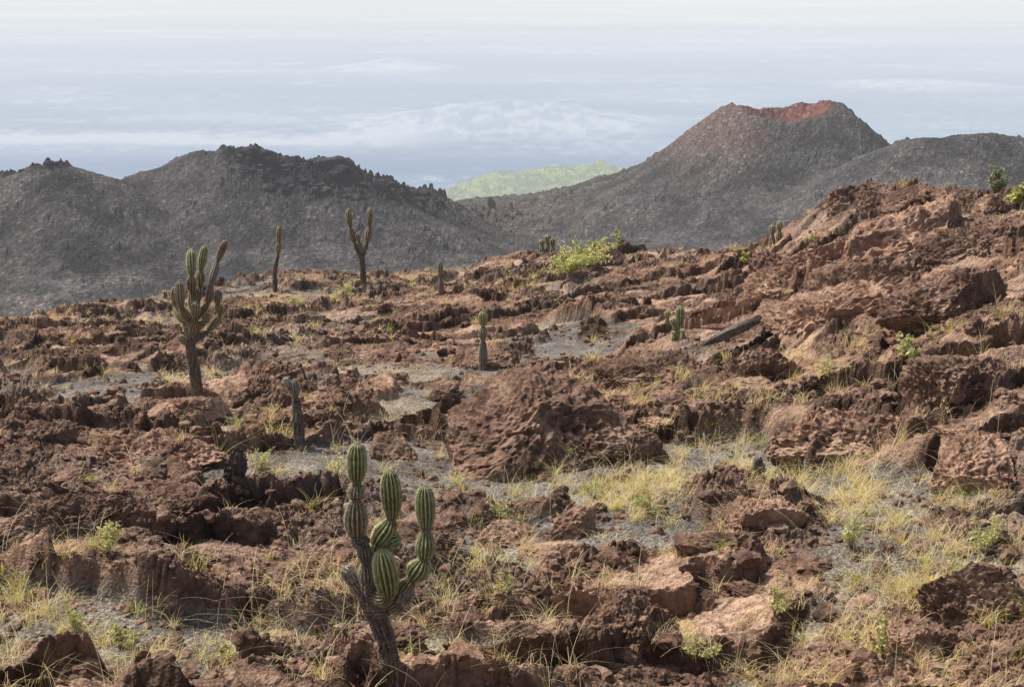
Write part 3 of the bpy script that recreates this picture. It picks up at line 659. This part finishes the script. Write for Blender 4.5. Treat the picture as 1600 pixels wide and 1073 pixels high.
for u,v,h,w in ((1042,517,22,9),(1053,530,13,9),(1067,530,12,9)):
    cactus((u,v),[('trunk',[(u,v+1,0),(u,v-h*.5,0),(u,v-h,0)],[w,w],[O,G])],'small young column cactus on grey gravel',spines=.03,ribs=8,rings=7,group='young cacti on the gravel')
for u,v,h,w in ((847,392,20,9),(856,393,30,10),(863,392,26,9),(1206,384,31,10),(1217,376,30,10),(258,466,12,8),(267,468,14,8)):
    cactus((u,v),[('trunk',[(u,v+1,0),(u,v-h*.5,0),(u,v-h,0)],[w,w],[Y,O])],'short grey-green column cactus on the rocky slope edge',spines=.05,ribs=8,rings=7,group='short cacti along the slope edge')

# ---------------------------------------------------------------- shrubs
def shrub(u,v,w,h,n,c0,c1,label,size=.05,airy=.6,kind='shrub',skew=0.):
    p=hit(u,v); s=pxscale(p); W=w/s/2; Hh=h/s; r=np.random.default_rng(int(u*3+v))
    root=bpy.data.objects.new(kind,None); COL.objects.link(root); root.location=p; root['label']=label; root['category']='plant' if kind!='shrub' else 'shrub'
    nb=max(7,int(n/45)); SV=[];SF=[];LP=[];LC=[]
    for k in range(nb):
        az=r.uniform(0,6.28); rr=r.random()**.6; tip=np.array([math.cos(az)*W*rr,math.sin(az)*W*rr*.8,Hh*(1-.55*rr**2)*r.uniform(.4,1.15)]); tip[2]*=1+skew*tip[0]/W; b=np.array([math.cos(az),math.sin(az),0])*W*.08
        mid=(b+tip)/2+np.array([0,0,.12*Hh]); prev=b; wd=.006+.004*Hh
        for q in range(1,6):
            t=q/5; c=(1-t)**2*b+2*t*(1-t)*mid+t*t*tip; i0=len(SV)
            sd=np.array([-math.sin(az),math.cos(az),0])*wd*(1.2-t); up=np.array([0,0,wd*(1.2-t)])
            SV+=[prev-sd,prev+sd,c+sd*.8,c-sd*.8,prev-up,prev+up,c+up*.8,c-up*.8]; SF+=[[i0,i0+1,i0+2,i0+3],[i0+4,i0+5,i0+6,i0+7]]; prev=c
        m=int(n/nb); t=r.uniform(.3,1.05,m)[:,None]; c=(1-t)**2*b+2*t*(1-t)*mid+t*t*tip
        LP.append(c+r.normal(size=(m,3))*min(W,Hh)*.12*airy); LC.append(mixc(np.array(c0),np.array(c1),np.clip(r.random()*.6+r.random(m)*.5,0,1)))
    add('stem',mk_mesh('stem',np.array(SV),np.array(SF),False,{},{},[M_STEM]),root)
    V,Fq,Cv=leafcards(np.concatenate(LP),size,np.concatenate(LC),int(u),2.0); add('foliage',mk_mesh('foliage',V,Fq,False,{},{'Col':Cv},[M_LEAF]),root)
GY=((.24,.27,.08),(.74,.72,.30))
shrub(888,432,90,40,800,*GY,'bright yellow-green leafy shrub between lava boulders',.075,.6,'shrub',.35)
shrub(912,418,110,46,900,*GY,'spreading yellow-green shrub behind lava boulders',.075,.6,'shrub',.3)
shrub(948,402,80,34,420,*GY,'low bright green shrub on the slope edge',.075,.6,'shrub',.4)
shrub(966,392,26,26,120,*GY,'small bright green shrub on the slope edge',.075)
shrub(1553,306,50,48,600,(.18,.20,.12),(.42,.43,.27),'grey-green airy shrub on the ridge crest',.05)
shrub(1590,324,44,40,700,*GY,'bright green leafy shrub on the ridge crest',.055)
shrub(1168,414,28,24,250,*GY,'small green shrub beside dark lava block',.06)
PLN=[(168,868,60,70,400),(405,735,55,50,350),(900,628,50,60,350),(1020,805,70,50,400),(195,1012,60,40,450),(880,735,70,55,280),(790,930,40,40,200),(780,820,60,50,220),(1420,560,60,40,220),(1300,600,80,45,280),(530,745,60,35,200),(1540,870,80,70,450),(1380,1030,70,60,260),(120,990,60,60,250),(1090,1030,90,35,400),(1460,620,60,40,240),(1330,860,60,60,240),(1210,960,60,70,220),(930,780,60,40,280),(350,1030,60,40,220),(1270,380,30,14,120),(460,485,30,14,120),(540,470,60,22,250)]
for i,(u,v,w,h,n) in enumerate(PLN):
    shrub(u,v,w,h,n,(.30,.31,.11),(.66,.62,.28),'low yellow-green weedy plant growing among lava rubble',.022 if v>560 else .045,.9,'weed_plant')
for o in bpy.data.objects:
    if o.name.startswith('weed_plant'): o['group']='weedy plants among the rubble'

# ---------------------------------------------------------------- light, sky, camera
w=bpy.data.worlds.new('World'); SC.world=w; w.use_nodes=True; nt=w.node_tree
sky=nt.nodes.new('ShaderNodeTexSky'); sky.sky_type='NISHITA'; sky.sun_disc=False; EL=math.radians(56); AZ=math.radians(-60)
sky.sun_elevation=EL; sky.sun_rotation=AZ; sky.air_density=1.; sky.dust_density=5.
bg=nt.nodes['Background']; nt.links.new(sky.outputs[0],bg.inputs[0]); bg.inputs[1].default_value=.15
sv=Vector((math.sin(AZ)*math.cos(EL),math.cos(AZ)*math.cos(EL),math.sin(EL)))
ld=bpy.data.lights.new('sun','SUN'); ld.energy=5.; ld.angle=math.radians(.5); ld.color=(1,.965,.91); lo=bpy.data.objects.new('sun',ld); COL.objects.link(lo); lo.rotation_euler=(-sv).to_track_quat('-Z','Y').to_euler(); lo.location=(-50,50,80)
cd=bpy.data.cameras.new('camera'); cd.lens=50; cd.sensor_width=36; cd.clip_start=.1; cd.clip_end=400000; co=bpy.data.objects.new('camera',cd); COL.objects.link(co); co.location=(0,0,0); co.rotation_euler=(math.pi/2-PITCH,0,0); SC.camera=co
SC.view_settings.view_transform='Standard'; SC.view_settings.look='None'; SC.view_settings.exposure=0
